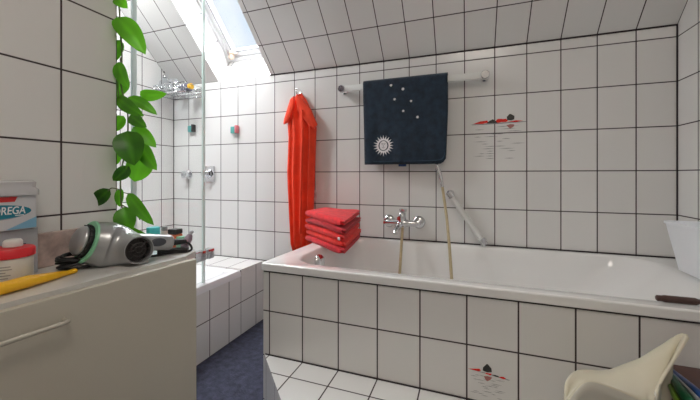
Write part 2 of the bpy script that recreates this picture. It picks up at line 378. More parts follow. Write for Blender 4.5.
for a in (40, 90, 140):
    t = math.radians(a); arc.append([Vector((p.x, -.0535-.0165*math.cos(t), 1.512+.0165*math.sin(t)+.0)) for p in f[0]])
rows = f[::-1]+arc+b_
loft(bm, rows, closed=False)
o = obj('cloth', bm, 'navy', tw, smooth=True); md = o.modifiers.new('thick', 'SOLIDIFY'); md.thickness = .006; md.offset = 0
bm = NB()
def onT(x, z, e=.0045): return Vector((x, ty(x, z)-e, z))
for k in (0,):
    pts = [onT(x, z) for x, z in [(TXL+.013, 1.058), (TXL+.1, 1.056), (TXL+.2, 1.057), (TXL+.3, 1.057), (TXR-.05, 1.060), (TXR-.022, 1.075), (TXR-.014, 1.10)]]
    tube(bm, pts, .0025, 6, 5)
obj('hem', bm, mat('navy_hem', (.03, .06, .10), .9), tw, smooth=True)
def disc_on(bm, x, z, r, n=10, star=0):
    vs = []
    for i in range(n):
        a = 2*PI*i/n+PI/2; q = r*(1 if not star or i % 2 == 0 else star); vs.append(bm.verts.new(onT(x+q*math.cos(a), z+q*math.sin(a))))
    bm.faces.new(vs)
def px2(u, v, Y=-.075):
    r = FW+RT*((u-PX)/F)-Vector((0, 0, 1))*((v-PY)/F); t = (Y-CAM.y)/r.y; return CAM+r*t
for u, v, r in [(391, 85.3, .0075), (403, 89, .0085), (394.6, 99.3, .0075), (411, 101, .007), (403.3, 111, .007), (417.5, 117, .008)]:
    p = px2(u, v); bm = NB(); disc_on(bm, p.x, p.z, r*1.15, 14, .62); obj('star', bm, 'stitch', tw)
p = px2(383.3, 145.6); sx, sz = p.x, p.z
bm = NB()
for i in range(20):
    a = 2*PI*i/20; w_ = .13
    q = [(.037, a-w_), (.058+.003*(i % 2), a), (.037, a+w_)]
    vs = [bm.verts.new(onT(sx+r*math.cos(t), sz+r*math.sin(t))) for r, t in q]; bm.faces.new(vs)
n = 28; ro = [onT(sx+.040*math.cos(2*PI*i/n), sz+.040*math.sin(2*PI*i/n)) for i in range(n)]; rin = [onT(sx+.030*math.cos(2*PI*i/n), sz+.030*math.sin(2*PI*i/n)) for i in range(n)]
loft(bm, [ro, rin], True, False, False)
vs = [bm.verts.new(onT(sx+.0235*math.cos(2*PI*i/n), sz+.0265*math.sin(2*PI*i/n))) for i in range(n)]; bm.faces.new(vs)
sunp = obj('sun_motif', bm, 'stitch', tw); sunp['label'] = 'white embroidered sun with a face'
bm = NB()
for pts in ([(-.010, .006), (-.004, .007)], [(.004, .007), (.010, .006)], [(0, .005), (-.001, -.004), (.003, -.005)], [(-.007, -.011), (0, -.013), (.007, -.011)], [(-.013, .012), (-.007, .014), (-.002, .011)], [(.013, .012), (.007, .014), (.002, .011)]):
    tube(bm, [onT(sx+a, sz+c, .0055) for a, c in pts], .0011, 5)
obj('sun_face', bm, mat('dark_thread', (.06, .05, .08), .8), sunp)
bm = NB(); p = px2(402, 164.5); box(bm, p.x-.022, p.x+.022, -.068, -.064, 1.028, 1.046, .002); obj('care_label', bm, 'bluep', tw)

# ------------------------------------------------------------------ hook and red robe
hk = thing('wall_hook', 'small chrome hook on the tiled wall holding the red robe', 'hook', (-1.901, 0, 1.50))
bm = NB(); lathe(bm, (-1.901, -.001, 1.502), (0, -1, 0), [(0, .014), (.005, .014), (.007, .006), (.02, .006)], 16); tube(bm, [(-1.901, -.018, 1.502), (-1.901, -.05, 1.492), (-1.901, -.058, 1.505), (-1.901, -.056, 1.522)], .0055, 8, 4); ball(bm, (-1.901, -.056, 1.524), .009)
obj('hook_arm', bm, 'chrome', hk, smooth=True, auto=.8)
rb = thing('bath_robe', 'orange red terry bathrobe hanging in folds from the wall hook', 'bathrobe', (-1.87, -.06, .52))
prof = [ # z, xl, xr, thickness, fold
 (1.505, -1.912, -1.888, .02, 0), (1.490, -1.924, -1.874, .03, .1), (1.466, -1.936, -1.852, .042, .3), (1.43, -1.952, -1.832, .06, .6), (1.38, -1.966, -1.806, .07, .8), (1.33, -1.970, -1.786, .075, 1),
 (1.28, -1.964, -1.772, .078, 1), (1.22, -1.960, -1.774, .078, 1), (1.12, -1.964, -1.778, .078, 1), (1.0, -1.970, -1.782, .078, 1), (.9, -1.966, -1.786, .078, 1), (.8, -1.960, -1.790, .078, 1), (.7, -1.954, -1.796, .08, 1), (.62, -1.948, -1.80, .08, 1), (.55, -1.942, -1.805, .08, 1.1), (.50, -1.93, -1.81, .07, 1.1)]
rings = []
for z, xl, xr, th, fo in prof:
    cx, hw = (xl+xr)/2, (xr-xl)/2; r = []
    for k in range(72):
        a = 2*PI*k/72; ca, sa = math.cos(a), math.sin(a)
        x = cx+hw*math.copysign(abs(ca)**.75, ca)
        fold = fo*(.013*math.sin(4.6*ca*PI*.9+z*.9)+.005*math.sin(12*ca+z*2.5)) if sa < 0 else 0
        y = -.008-th/2+(th/2)*math.copysign(abs(sa)**.6, sa) + (fold*abs(sa))
        r.append(Vector((x, min(y, -.003), z)))
    rings.append(r)
bm = NB(); loft(bm, rings); obj('robe_body', bm, 'orange', rb, smooth=True)
def flap(bm, pts, thick=.014):
    """a soft hanging flap: polygon in x,z at y, thickened"""
    front = [Vector((x, y-thick/2, z)) for x, y, z in pts]; back = [Vector((x, y+thick/2, z)) for x, y, z in pts]
    c = [v*.92+(sum(front, Vector())/len(front))*.08 for v in front]; c = [v+Vector((0, -.005, 0)) for v in c]
    loft(bm, [back, front, c])
bm = NB(); flap(bm, [(-1.905, -.078, 1.475), (-1.93, -.076, 1.46), (-1.982, -.066, 1.335), (-1.988, -.066, 1.305), (-1.955, -.086, 1.31), (-1.925, -.094, 1.335), (-1.90, -.092, 1.40)]); obj('robe_sleeve', bm, 'orange', rb, smooth=True)
bm = NB(); flap(bm, [(-1.89, -.080, 1.475), (-1.87, -.092, 1.38), (-1.80, -.092, 1.29), (-1.765, -.086, 1.262), (-1.752, -.07, 1.29), (-1.80, -.06, 1.39), (-1.862, -.06, 1.462)]); obj('robe_sleeve', bm, 'orange', rb, smooth=True)
bm = NB(); tube(bm, [(-1.84, -.098, 1.38), (-1.835, -.105, 1.2), (-1.845, -.104, .9), (-1.85, -.104, .62)], .008, 8, 5); obj('robe_edge', bm, 'orange', rb, smooth=True)
bm = NB(); p = px2(314, 196, -.05); tube(bm, [(p.x-.03, -.03, p.z+.05), (p.x+.002, -.03, p.z+.02), (p.x, -.03, p.z-.02), (p.x-.01, -.03, p.z-.035)], .005, 8, 4); obj('belt_loop', bm, mat('pale_pink_cord', (.62, .45, .46), .8), rb, smooth=True)

# ------------------------------------------------------------------ folded towels on the bath's corner
FL, FR, BR, BL = Vector((-1.735, -.245)), Vector((-1.432, -.432)), Vector((-1.462, -.095)), Vector((-1.715, -.055))
labels = ['dark red folded towel at the bottom of the stack on the bath rim', 'bright orange-red folded towel, second from the bottom of the stack', 'orange-red folded towel with a small white label, middle of the stack', 'dark crimson folded towel, second from the top of the stack', 'red folded towel lying on top of the stack on the bath rim']
zc = RZ-.010
for k in range(5):
    h = [.031, .033, .034, .032, .038][k]; jit = [(.0, -.004), (.004, .006), (-.002, 0), (.006, -.008), (-.004, .004)][k]
    root = thing('folded_towel', labels[k], 'towel', (-1.59, -.22, zc), 'red towels stacked on the bath rim')
    bm = NB()
    def edgept(s, t, z):
        p = (FL*(1-s)+FR*s)*(1-t)+(BL*(1-s)+BR*s)*t; return Vector((p.x+jit[0], p.y+jit[1], z-.020*s*s*(1-t)))
    def pad(za, zb_, s0, s1, t0, t1, ph):
        rings = []; ns = 20
        for i in range(ns+1):
            q = i/ns; s_ = s0+(s1-s0)*q; e = (1-abs(2*q-1)**10*.6); mid, hh = (za+zb_)/2, (zb_-za)/2*e; ring = []
            for j in range(28):
                a = 2*PI*j/28; ca, sa = math.cos(a), math.sin(a)
                t = (t0+t1)/2-(t1-t0)/2*math.copysign(abs(ca)**.22, ca)
                ring.append(edgept(s_+.012*math.sin(t*9+ph) if 0 < i < ns else s_, t+.012*math.sin(s_*8+ph), mid+hh*math.copysign(abs(sa)**.5, sa)+.0018*math.sin(s_*7+ph)+.0012*math.sin(t*8+ph*2)))
            rings.append(ring)
        loft(bm, rings)
    hz_ = h*.5
    pad(zc, zc+hz_+.002, .0, .985, .03, 1, k*1.7); pad(zc+hz_-.002, zc+h, .012, 1.0, 0, .97, k*1.7+.3)
    # the folded-over front lip that makes the two layers one soft roll
    rings = []
    for i in range(21):
        q = i/20; p = edgept(q*.93, .0, zc+h*.5); d_ = (FR-FL).normalized(); o_ = Vector((d_.y, -d_.x, 0)); e = 1-abs(2*q-1)**8*.5
        rings.append([p+o_*(.012*e*math.cos(a)+.0015*math.sin(q*9+k))+Vector((0, 0, h*.485*e*math.sin(a)+.0018*math.sin(q*6.5+k*1.7))) for a in [2*PI*m/16 for m in range(16)]])
    loft(bm, rings)
    obj('towel_fold', bm, REDS[k], root, smooth=True, auto=1.0)
    if k == 2:
        p = edgept(.93, 0, zc+h*.4); bm = NB(); box(bm, -.008, .008, -.016, -.0125, -.007, .007, .001)
        bmesh.ops.rotate(bm, verts=bm.verts, cent=(0, 0, 0), matrix=Matrix.Rotation(-.55, 3, 'Z')); bmesh.ops.translate(bm, verts=bm.verts, vec=p+Vector((0, .001, 0))); obj('care_label', bm, 'stitch', root)
    zc += h+.0006

# ------------------------------------------------------------------ bath mixer, hose and hand shower
mx = thing('bath_mixer_tap', 'chrome wall-mounted bath mixer tap with lever above the tub', 'tap', (-1.226, 0, .71))
bm = NB()
for x in (-1.317, -1.145):
    lathe(bm, (x, -.001, .712), (0, -1, 0), [(0, .035), (.004, .036), (.012, .030), (.016, .017), (.05, .015), (.06, .017), (.078, .017), (.082, .010)], 24)
lathe(bm, (-1.322, -.068, .712), (1, 0, 0), [(0, .016), (.005, .018), (.06, .018), (.075, .023), (.115, .024), (.125, .018), (.18, .017), (.182, .012)], 24)
obj('mixer_body', bm, 'chrome', mx, smooth=True, auto=.7)
bm = NB(); tube(bm, [(-1.236, -.075, .71), (-1.238, -.11, .700), (-1.245, -.15, .685), (-1.247, -.165, .668)], [.017]*8+[.014]*10, 14, 5); obj('spout', bm, 'chrome', mx, smooth=True, auto=.9)
bm = NB(); lathe(bm, (-1.228, -.072, .722), (0, 0, 1), [(0, .021), (.02, .023), (.046, .021), (.054, .012)], 20); tube(bm, [(-1.228, -.072, .772), (-1.226, -.10, .788), (-1.198, -.125, .790)], [.012]*5+[.009]*6, 10, 5); obj('lever', bm, 'chrome', mx, smooth=True, auto=.8)
bm = NB(); box(bm, -1.2505, -1.2425, -.096, -.090, .728, .748, .002); obj('indicator', bm, 'redp', mx)
hs = thing('hand_shower', 'beige shower hose with chrome handle hanging behind the navy towel', 'hand shower', (-1.04, -.05, 1.03))
bm = NB(); tube(bm, [(-1.222, -.085, .690), (-1.224, -.095, .64), (-1.226, -.13, .50), (-1.222, -.20, .33), (-1.18, -.27, .222), (-1.08, -.30, .216), (-.985, -.29, .26), (-.955, -.27, .40), (-.962, -.22, .55), (-.985, -.11, .74), (-1.008, -.062, .89), (-1.014, -.055, .93)], .0075, 10, 7)
obj('hose', bm, 'beige', hs, smooth=True)
bm = NB(); tube(bm, [(-1.012, -.055, .915), (-1.020, -.052, .96), (-1.036, -.05, 1.02), (-1.052, -.044, 1.08)], [.0095]*4+[.011]*10, 12, 4); obj('handle', bm, 'chrome', hs, smooth=True)
bm = NB(); lathe(bm, (-1.060, -.002, 1.075), (0, -1, 0), [(0, .015), (.006, .015), (.008, .008), (.036, .008)], 16); obj('holder', bm, 'chrome', hs, smooth=True, auto=.7)
bm = NB(); lathe(bm, (-1.068, -.032, 1.115), (.25, -.15, 1), [(-.03, .012), (-.01, .02), (.0, .022)], 16); obj('spray_head', bm, 'chrome', hs, smooth=True, auto=.7)

gb = thing('grab_bar', 'short diagonal milky grab bar with chrome ends on the wall above the bath', 'grab bar', (-.889, 0, .75))
A, B = Vector((-.974, -.045, .878)), Vector((-.806, -.045, .628))
bm = NB(); tube(bm, [A, B], .0155, 16); obj('bar', bm, 'railbar', gb, smooth=True, auto=.9)
for p, q in ((A, B), (B, A)):
    bm = NB(); d = (q-p).normalized(); tube(bm, [p-d*.012, p+d*.022], .0185, 16); lathe(bm, (p.x, -.001, p.z), (0, -1, 0), [(0, .021), (.006, .020), (.01, .012), (.04, .012)], 16); obj('end_mount', bm, 'chrome', gb, smooth=True, auto=.7)

# ------------------------------------------------------------------ painted motifs on the tiles
def motif(loc, label, sc, Y, mode):
    root = thing('painted_motif', label, 'tile picture', loc)
    ox, oz = loc[0], loc[2]
    def poly(bm, pts, e=.0012):
        vs = [bm.verts.new((ox+x*sc, Y-e, oz+z*sc)) for x, z in pts]; bm.faces.new(vs)
    def part(name, polys, m, e=.0012):
        for q in polys:
            bm = NB(); poly(bm, q, e); obj(name, bm, m, root)
    if mode:
        reds = [[(-1, 0), (-.72, .10), (-.42, .13), (-.38, .04), (-.6, -.01)], [(-.15, .04), (0, .17), (.18, .16), (.2, .05), (.02, .0)], [(.12, .03), (.16, .15), (.32, .16), (.40, .06), (.3, .02)], [(.36, .03), (.7, .07), (.98, .04), (.7, 0)]]
        darks = [[(-.46, .0), (-.34, .10), (-.2, .17), (-.08, .08), (-.02, 0)], [(.36, .10), (.35, .24), (.46, .36), (.52, .34), (.64, .26), (.63, .12), (.52, .08)]]
        low = [[(.33, -.12), (.40, -.2), (.48, -.27), (.60, -.2), (.64, -.1), (.48, -.08)]]
        rip = [[(-1.1, -.02), (0, .0), (1.1, .01), (1.1, -.015), (0, -.04), (-1.0, -.05)]]
    else:
        reds = [[(-1, .05), (-.4, .16), (-.3, .08), (-.42, .01)], [(-.1, .0), (.25, .0), (.2, -.1), (-.05, -.06)], [(.62, -.12), (.72, -.06), (.85, -.04), (1, -.12), (.85, -.17)]]
        darks = [[(-.22, .1), (-.2, .28), (.0, .52), (.06, .5), (.24, .3), (.26, .1), (.02, .04)], [(.3, -.03), (.45, -.02), (.62, -.06), (.6, -.12), (.42, -.11)]]
        low = [[(-.16, -.22), (-.05, -.42), (.03, -.46), (.18, -.36), (.28, -.2), (.04, -.17)]]
        rip = [[(-1.15, .04), (0, -.01), (1.2, -.16), (1.1, -.19), (0, -.05)]]
    part('waterline', rip, 'mgrey', .0009); part('red_stroke', reds, 'mred', .0013); part('dark_stroke', darks, 'mdark', .0016); part('reflection', low, 'mrose', .0013)
    ls = []; rr = random.Random(4+mode)
    for k in range(14):
        z = -.16-.105*k if mode else -.22-.085*k
        for q in range(2):
            a = rr.uniform(-1.0, .5); L_ = rr.uniform(.25, .65); h = .012 if mode else .014
            if abs(a+L_/2) > .95: continue
            ls.append([(a, z), (a+L_*.5, z+h), (a+L_, z), (a+L_*.5, z-h)])
    part('ripple', ls, 'mgrey', .0009)
motif((-.735, 0, 1.254), 'small painted red and black picture with ripple lines on the wall tiles', .122, -.0, 1)
motif((-.826, -.748, .350), 'painted red and black picture on one low tile of the bath surround', .056, -.748, 0)

# ------------------------------------------------------------------ shower: glass, clamp, valve, basket, pegs
GX = -2.215
sg = thing('shower_screen', 'clear glass shower screen with greenish edge standing on the shower tray', 'shower screen', (GX, -.82, .4))
bm = NB(); box(bm, GX-.004, GX+.004, -1.14, -.90, .402, 2.05); obj('glass_panel', bm, 'glass', sg)
bm = NB(); box(bm, GX-.004, GX+.004, -.878, -.512, .402, 2.05); obj('glass_panel', bm, 'glass', sg)
bm = NB(); box(bm, GX-.006, GX+.006, -.5115, -.497, .402, 2.05, .002); obj('glass_edge', bm, 'glassedge', sg)
bm = NB(); box(bm, GX-.006, GX+.006, -.8995, -.879, .402, 2.05, .003); obj('joint_profile', bm, 'glassedge', sg)
bm = NB(); box(bm, GX-.024, GX+.020, -.575, -.505, .525, .578, .004); box(bm, GX-.024, GX+.020, -.49, -.445, .525, .578, .004); box(bm, GX+.0, GX+.016, -.51, -.48, .53, .573, .003)
hg = obj('hinge', bm, 'chrome', sg, smooth=True, auto=.6)
bm = NB(); box(bm, GX+.0205, GX+.0215, -.487, -.449, .566, .576); obj('hinge_mark', bm, 'redp', hg)

vl = thing('shower_valve', 'square chrome shower valve plate with knob on the back wall', 'shower valve', (-2.645, 0, .995))
bm = NB(); box(bm, -2.705, -2.60, -.012, -.001, .93, 1.045, .004); obj('plate', bm, 'chrome', vl, smooth=True, auto=.6)
bm = NB(); lathe(bm, (-2.655, -.0125, .99), (0, -1, 0), [(0, .034), (.012, .033), (.014, .022), (.045, .022), (.05, .016)], 24); obj('knob', bm, 'chrome', vl, smooth=True, auto=.7)
bm = NB(); tube(bm, [(-2.655, -.055, .99), (-2.655, -.06, 1.02)], .006); obj('pin', bm, 'chrome', vl, smooth=True)
kn = thing('shower_tap', 'round chrome tap knob on the back wall left of the square valve', 'tap', (-2.848, 0, .985))
bm = NB(); lathe(bm, (-2.848, -.001, .985), (0, -1, 0), [(0, .035), (.006, .034), (.009, .018), (.03, .018), (.032, .027), (.052, .026), (.056, .015)], 24); obj('rosette', bm, 'chrome', kn, smooth=True, auto=.7)
bm = NB(); lathe(bm, (-2.848, -.0575, .985), (0, -1, 0), [(0, .012), (.003, .011)], 16); obj('cap', bm, 'silver', kn, smooth=True)
for (x, z, m, lab) in ((-2.808, 1.325, 'dark', 'small teal and dark towel peg on the back wall in the shower corner'), (-2.417, 1.298, 'pinkp', 'small teal and red towel peg on the back wall right of the glass edge')):
    t = thing('towel_peg', lab, 'hook', (x, 0, z), 'towel pegs in the shower')
    bm = NB(); box(bm, x-.030, x+.012, -.024, -.001, z-.026, z+.022, .005); obj('peg_body', bm, mat('teal_peg', (.10, .36, .34), .35), t, smooth=True, auto=.6)
    bm = NB(); box(bm, x+.0125, x+.028, -.034, -.001, z-.026, z+.030, .006); obj('peg_side', bm, m, t, smooth=True, auto=.6)

bk = thing('wire_basket', 'chrome wire basket in the upper corner of the shower', 'basket', (-2.84, -.07, 1.555))
bm = NB()
for z in (1.555, 1.58, 1.615): tube(bm, [(-2.985, -.004, z), (-2.985, -.185, z), (-2.70, -.185, z), (-2.70, -.004, z), (-2.985, -.004, z)], .0034, 6)
for i in range(12): x = -2.98+.0252*i; tube(bm, [(x, -.005, 1.555), (x, -.185, 1.555), (x, -.185, 1.615)], .002, 5)
obj('wire_frame', bm, 'chrome', bk, smooth=True)
t = thing('clear_bottle', 'clear plastic bottle with chrome pump standing in the wire shower basket', 'bottle', (-2.94, -.13, 1.558))
bm = NB(); lathe(bm, (-2.94, -.13, 1.5585), (0, 0, 1), [(0, .030), (.004, .034), (.09, .034), (.115, .016), (.125, .014)], 20); obj('bottle_body', bm, 'clear', t, smooth=True, auto=.5)
bm = NB(); lathe(bm, (-2.94, -.13, 1.684), (0, 0, 1), [(0, .015), (.015, .015), (.016, .006), (.035, .006)], 14); tube(bm, [(-2.94, -.13, 1.717), (-2.92, -.15, 1.717), (-2.905, -.165, 1.71)], .006); obj('pump_cap', bm, 'chrome', t, smooth=True, auto=.7)
t = thing('clear_jar', 'round clear plastic jar with silver lid beside the pump bottle in the shower basket', 'jar', (-2.86, -.12, 1.558))
bm = NB(); lathe(bm, (-2.862, -.12, 1.5585), (0, 0, 1), [(0, .030), (.003, .036), (.075, .036), (.08, .030)], 20); obj('jar_body', bm, 'clear', t, smooth=True, auto=.5)
bm = NB(); lathe(bm, (-2.862, -.12, 1.639), (0, 0, 1), [(0, .033), (.020, .033), (.024, .027)], 20); obj('jar_lid', bm, 'silver', t, smooth=True, auto=.7)
t = thing('dark_bottle', 'dark squat bottle with yellow cap at the right of the shower basket', 'bottle', (-2.75, -.09, 1.558))
bm = NB(); lathe(bm, (-2.800, -.10, 1.596), (1, -.1, .12), [(0, .024), (.005, .032), (.060, .033), (.072, .020)], 18); obj('bottle_body', bm, mat('slate_plastic', (.16, .17, .24), .3), t, smooth=True, auto=.8)
bm = NB(); lathe(bm, (-2.728, -.107, 1.605), (1, -.1, .12), [(0, .021), (.018, .021), (.020, .016)], 18); obj('cap', bm, 'yellow', t, smooth=True, auto=.8)

# ------------------------------------------------------------------ cabinet at the left
CA = math.radians(5.0)
cab = thing('low_cabinet', 'low cream cabinet with a slim bar handle, in front of the tiled partition', 'cabinet', (-1.76, -1.6, 0))
CR = Matrix.Translation((-1.622, -1.135, 0)) @ Matrix.Rotation(-CA, 4, 'Z')    # local: x out of the front, y along the front (0 at the right end)
TZ = .738; CL = .60
def cl(x, y): p = CR @ Vector((x, y, 0)); return (p.x, p.y)
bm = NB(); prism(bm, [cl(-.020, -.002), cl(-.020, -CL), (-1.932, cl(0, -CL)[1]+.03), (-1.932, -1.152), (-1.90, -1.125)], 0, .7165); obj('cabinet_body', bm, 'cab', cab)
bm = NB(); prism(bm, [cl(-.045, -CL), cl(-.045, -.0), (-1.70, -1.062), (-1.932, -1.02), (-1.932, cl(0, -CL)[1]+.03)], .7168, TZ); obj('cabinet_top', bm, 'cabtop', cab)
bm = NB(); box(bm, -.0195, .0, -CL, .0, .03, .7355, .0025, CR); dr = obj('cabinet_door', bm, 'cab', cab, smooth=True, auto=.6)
bm = NB(); hz = .688; tube(bm, [CR @ Vector(p) for p in ((.001, -.315, hz), (.020, -.316, hz), (.024, -.324, hz), (.024, -.56, hz), (.022, -.568, hz), (.001, -.57, hz))], .0042, 10); obj('bar_handle', bm, 'cab', dr, smooth=True, auto=.8)

# pale-pink marble block standing against the partition
o = NB(); box(o, -1.932, -1.915, -1.372, -1.255, TZ+.0005, .828, .003); tag(origin(obj('marble_tile', o, 'marble'), (-1.923, -1.31, TZ)), 'pinkish marbled tile leaning flat against the partition wall on the cabinet top', 'tile')

# hair dryer
N_ = at(139.5, 250, .858); R_ = at(79.5, 240.5, .822)
hd = thing('hair_dryer', 'silver grey hair dryer with mint ring lying on the cabinet top', 'hair dryer', (-1.79, -1.26, TZ))
LN = (N_-R_).length; ax = (at(101, 243.5, .862)-R_).normalized()
fd = (ax*.30+(CAM-N_).normalized()*.70).normalized()       # the outlet is turned out of the barrel's line
C0, C1, C2 = R_+ax*.022, R_+ax*(LN*.62), N_
bz = [C0*(1-t)**3+C1*3*t*(1-t)**2*1.0+(N_-fd*.055)*3*t*t*(1-t)+N_*t**3 for t in [i/16 for i in range(17)]]
C1b = R_+ax*.085
bz = [C0*(1-t)**3+C1b*3*t*(1-t)**2+(N_-fd*.060)*3*t*t*(1-t)+N_*t**3 for t in [i/16 for i in range(17)]]
def rad(t):
    K = [(0, .051), (.08, .056), (.2, .0595), (.35, .059), (.5, .054), (.65, .047), (.8, .041), (.92, .0378), (1, .0365)]
    for (a, ra), (b, rb_) in zip(K, K[1:]):
        if t <= b: return ra+(rb_-ra)*(t-a)/(b-a)
    return .0345
bm = NB(); bz2 = bz+[N_+fd*.0005, N_-fd*.004, N_-fd*.012]
rings = []; pxv = None
for i, p in enumerate(bz2):
    d_ = (bz[min(i+1, 16)]-bz[max(i-1, 0)]).normalized() if i < 16 else fd
    if pxv is None: pxv = frame(d_)[0]
    pxv = (pxv-d_*pxv.dot(d_)).normalized(); py = d_.cross(pxv); r = rad(i/16) if i <= 16 else (.0342, .0325, .031)[i-17]
    rings.append([p+pxv*(r*math.cos(2*PI*k/36))+py*(r*math.sin(2*PI*k/36)) for k in range(36)])
loft(bm, rings, cap1=False); obj('barrel', bm, 'silver', hd, smooth=True, auto=1.1)
bm = NB(); lathe(bm, R_, ax, [(-.013, .012), (-.011, .024), (-.007, .032), (-.001, .0365), (.003, .0375)], 36); obj('rear_cap', bm, 'silver', hd, smooth=True)
bm = NB(); lathe(bm, R_, ax, [(.0035, .0375), (.0135, .0425)], 36)
for i in range(16):
    a = 2*PI*i/16; x_, y_, z_ = frame(ax); c = R_+(x_*math.cos(a)+y_*math.sin(a))*.0415; tube(bm, [c+ax*.0036, c+ax*.0135], .0016, 5)
obj('intake_grille', bm, 'black', hd, smooth=True)
bm = NB(); lathe(bm, R_, ax, [(.0138, .048), (.0145, .052), (.0185, .0545), (.0195, .052)], 36); obj('mint_ring', bm, 'mint', hd, smooth=True, auto=.8)
bm = NB(); x_, y_, z_ = frame(fd); G = N_-fd*.006
lathe(bm, N_, fd, [(-.024, .029), (-.022, .029)], 30)
for r in (.008, .018, .0295):
    tube(bm, [G+(x_*math.cos(2*PI*i/24)+y_*math.sin(2*PI*i/24))*r for i in range(25)], .0016, 6)
for i in range(8):
    a = 2*PI*i/8; dd = x_*math.cos(a)+y_*math.sin(a); tube(bm, [G+dd*.006, G+dd*.030], .0014, 5)
obj('nozzle_grille', bm, 'dark', hd, smooth=True, auto=.8)
bm = NB(); H0 = bz[8].copy(); H1 = at(171, 242.5, .985)
hp = [H0, H0.lerp(H1, .35)+Vector((0, 0, .008)), H0.lerp(H1, .7)+Vector((0, 0, .004)), H1]
tube(bm, hp, [.026]*6+[.024]*5+[.023]*5+[.020], 18, 6); obj('dryer_handle', bm, 'silver', hd, smooth=True)
bm = NB(); sd = (CAM-H1).normalized(); hq = at(155.5, 243, .93)
hx = (H1-H0).normalized(); hc = H0.lerp(H1, .66)+Vector((0, 0, .004)); sd = (sd-hx*sd.dot(hx)).normalized(); hy = sd.cross(hx)
rg = []
for off, k in ((.018, 1), (.0245, 1), (.027, .8)): rg.append([hc+sd*off+hx*(.021*k*math.cos(2*PI*i/24))+hy*(.012*k*math.sin(2*PI*i/24)) for i in range(24)])
loft(bm, rg); obj('switch_button', bm, mat('slate_switch', (.06, .065, .08), .35), hd, smooth=True, auto=.7)
bm = NB(); E_ = H1+hx*.045; tube(bm, [H1-hx*.002, H1+hx*.02, E_], [.011, .009, .0065], 12); obj('strain_relief', bm, 'black', hd, smooth=True, auto=.8)
zc_ = TZ+.0045
cp = smoothpath([E_-hx*.004, E_+Vector((.012, .006, -.012)), Vector((-1.70, -1.085, zc_)), Vector((-1.735, -1.13, zc_)), Vector((-1.745, -1.17, zc_)), Vector((-1.79, -1.20, zc_)), Vector((-1.84, -1.25, zc_))], 6)
loops = []
for k in range(6):
    rx, ry = .046+.006*math.sin(k*2.1), .034+.005*math.cos(k*3)
    for i in range(14):
        a = 2*PI*i/14+k*.25+1.2; loops.append(Vector((-1.836+.004*math.sin(k*2)+ry*math.cos(a), -1.306+.004*math.cos(k*1.3)+rx*math.sin(a)+.012*math.cos(a), zc_+.0042*k+.005*(1+math.sin(a+k)))))
bm = NB(); tube(bm, cp+smoothpath(loops, 3), .0034, 8); obj('power_cord', bm, 'black', hd, smooth=True)
# black cord bundle tie / plug
t = NB(); tube(t, [(-1.76, -1.15, TZ+.009), (-1.73, -1.11, TZ+.009), (-1.70, -1.092, TZ+.009)], [.0085, .0085, .0075], 10)
tag(origin(obj('curling_tong', t, 'black', smooth=True, auto=.8), (-1.73, -1.12, TZ)), 'short black styling wand lying behind the hair dryer nozzle', 'styling wand')

# things at the far end of the cabinet top
def can(name, lab, cat, x, y, r, h, m, capm=None, ch=.0, z=TZ, sq=False):
    t = thing(name, lab, cat, (x, y, z)); bm = NB()
    if sq: box(bm, x-r, x+r, y-r, y+r, z+.0005, z+h, .004)
    else: lathe(bm, (x, y, z+.0005), (0, 0, 1), [(0, r*.94), (.003, r), (h-.003, r), (h, r*.94)], 20)
    obj('container_body', bm, m, t, smooth=True, auto=.7)
    if capm:
        bm = NB(); lathe(bm, (x, y, z+h+.0005), (0, 0, 1), [(0, r*.8), (ch-.002, r*.78), (ch, r*.6)], 20); obj('cap', bm, capm, t, smooth=True, auto=.7)
    return t
can('turquoise_cup', 'turquoise plastic cup half hidden behind the hair dryer handle', 'cup', -1.873, -1.072, .020, .066, 'cyan')
can('white_bottle', 'small white bottle with grey cap next to the turquoise cup', 'bottle', -1.835, -1.060, .011, .055, 'jar', 'silver', .014)
t = can('orange_pack', 'small orange and dark pack standing in a row behind the hair dryer', 'package', -1.800, -1.050, .016, .045, 'orangep', None, 0, TZ, True)
bm = NB(); box(bm, -1.816, -1.784, -1.066, -1.034, TZ+.0455, TZ+.062, .003); obj('dark_top', bm, 'dark', t)
can('green_bottle', 'squat pale green bottle between the orange pack and the toothbrush', 'bottle', -1.762, -1.062, .014, .040, mat('pale_green_plastic', (.22, .48, .32), .3), None)
t = thing('toothbrush', 'pink and dark electric toothbrush leaning at the far cabinet corner', 'toothbrush', (-1.728, -1.072, TZ))
A = Vector((-1.731, -1.078, TZ+.011)); B = at(191.5, 232, 1.06)
bm = NB(); tube(bm, [A, A.lerp(B, .55), A.lerp(B, .8)], [.012, .013, .008], 12); obj('brush_handle', bm, mat('mauve_grey', (.22, .16, .20), .35), t, smooth=True, auto=.8)
bm = NB(); tube(bm, [A.lerp(B, .76), B], [.005, .004], 10); ball(bm, B, .0075, (1, 1, .7)); obj('brush_neck', bm, 'gcarton', t, smooth=True)
bm = NB(); q = A.lerp(B, .35)+Vector((.006, -.009, 0)); ball(bm, q, .006, (1, .6, 1.6)); obj('button', bm, 'pinkp', t, smooth=True)

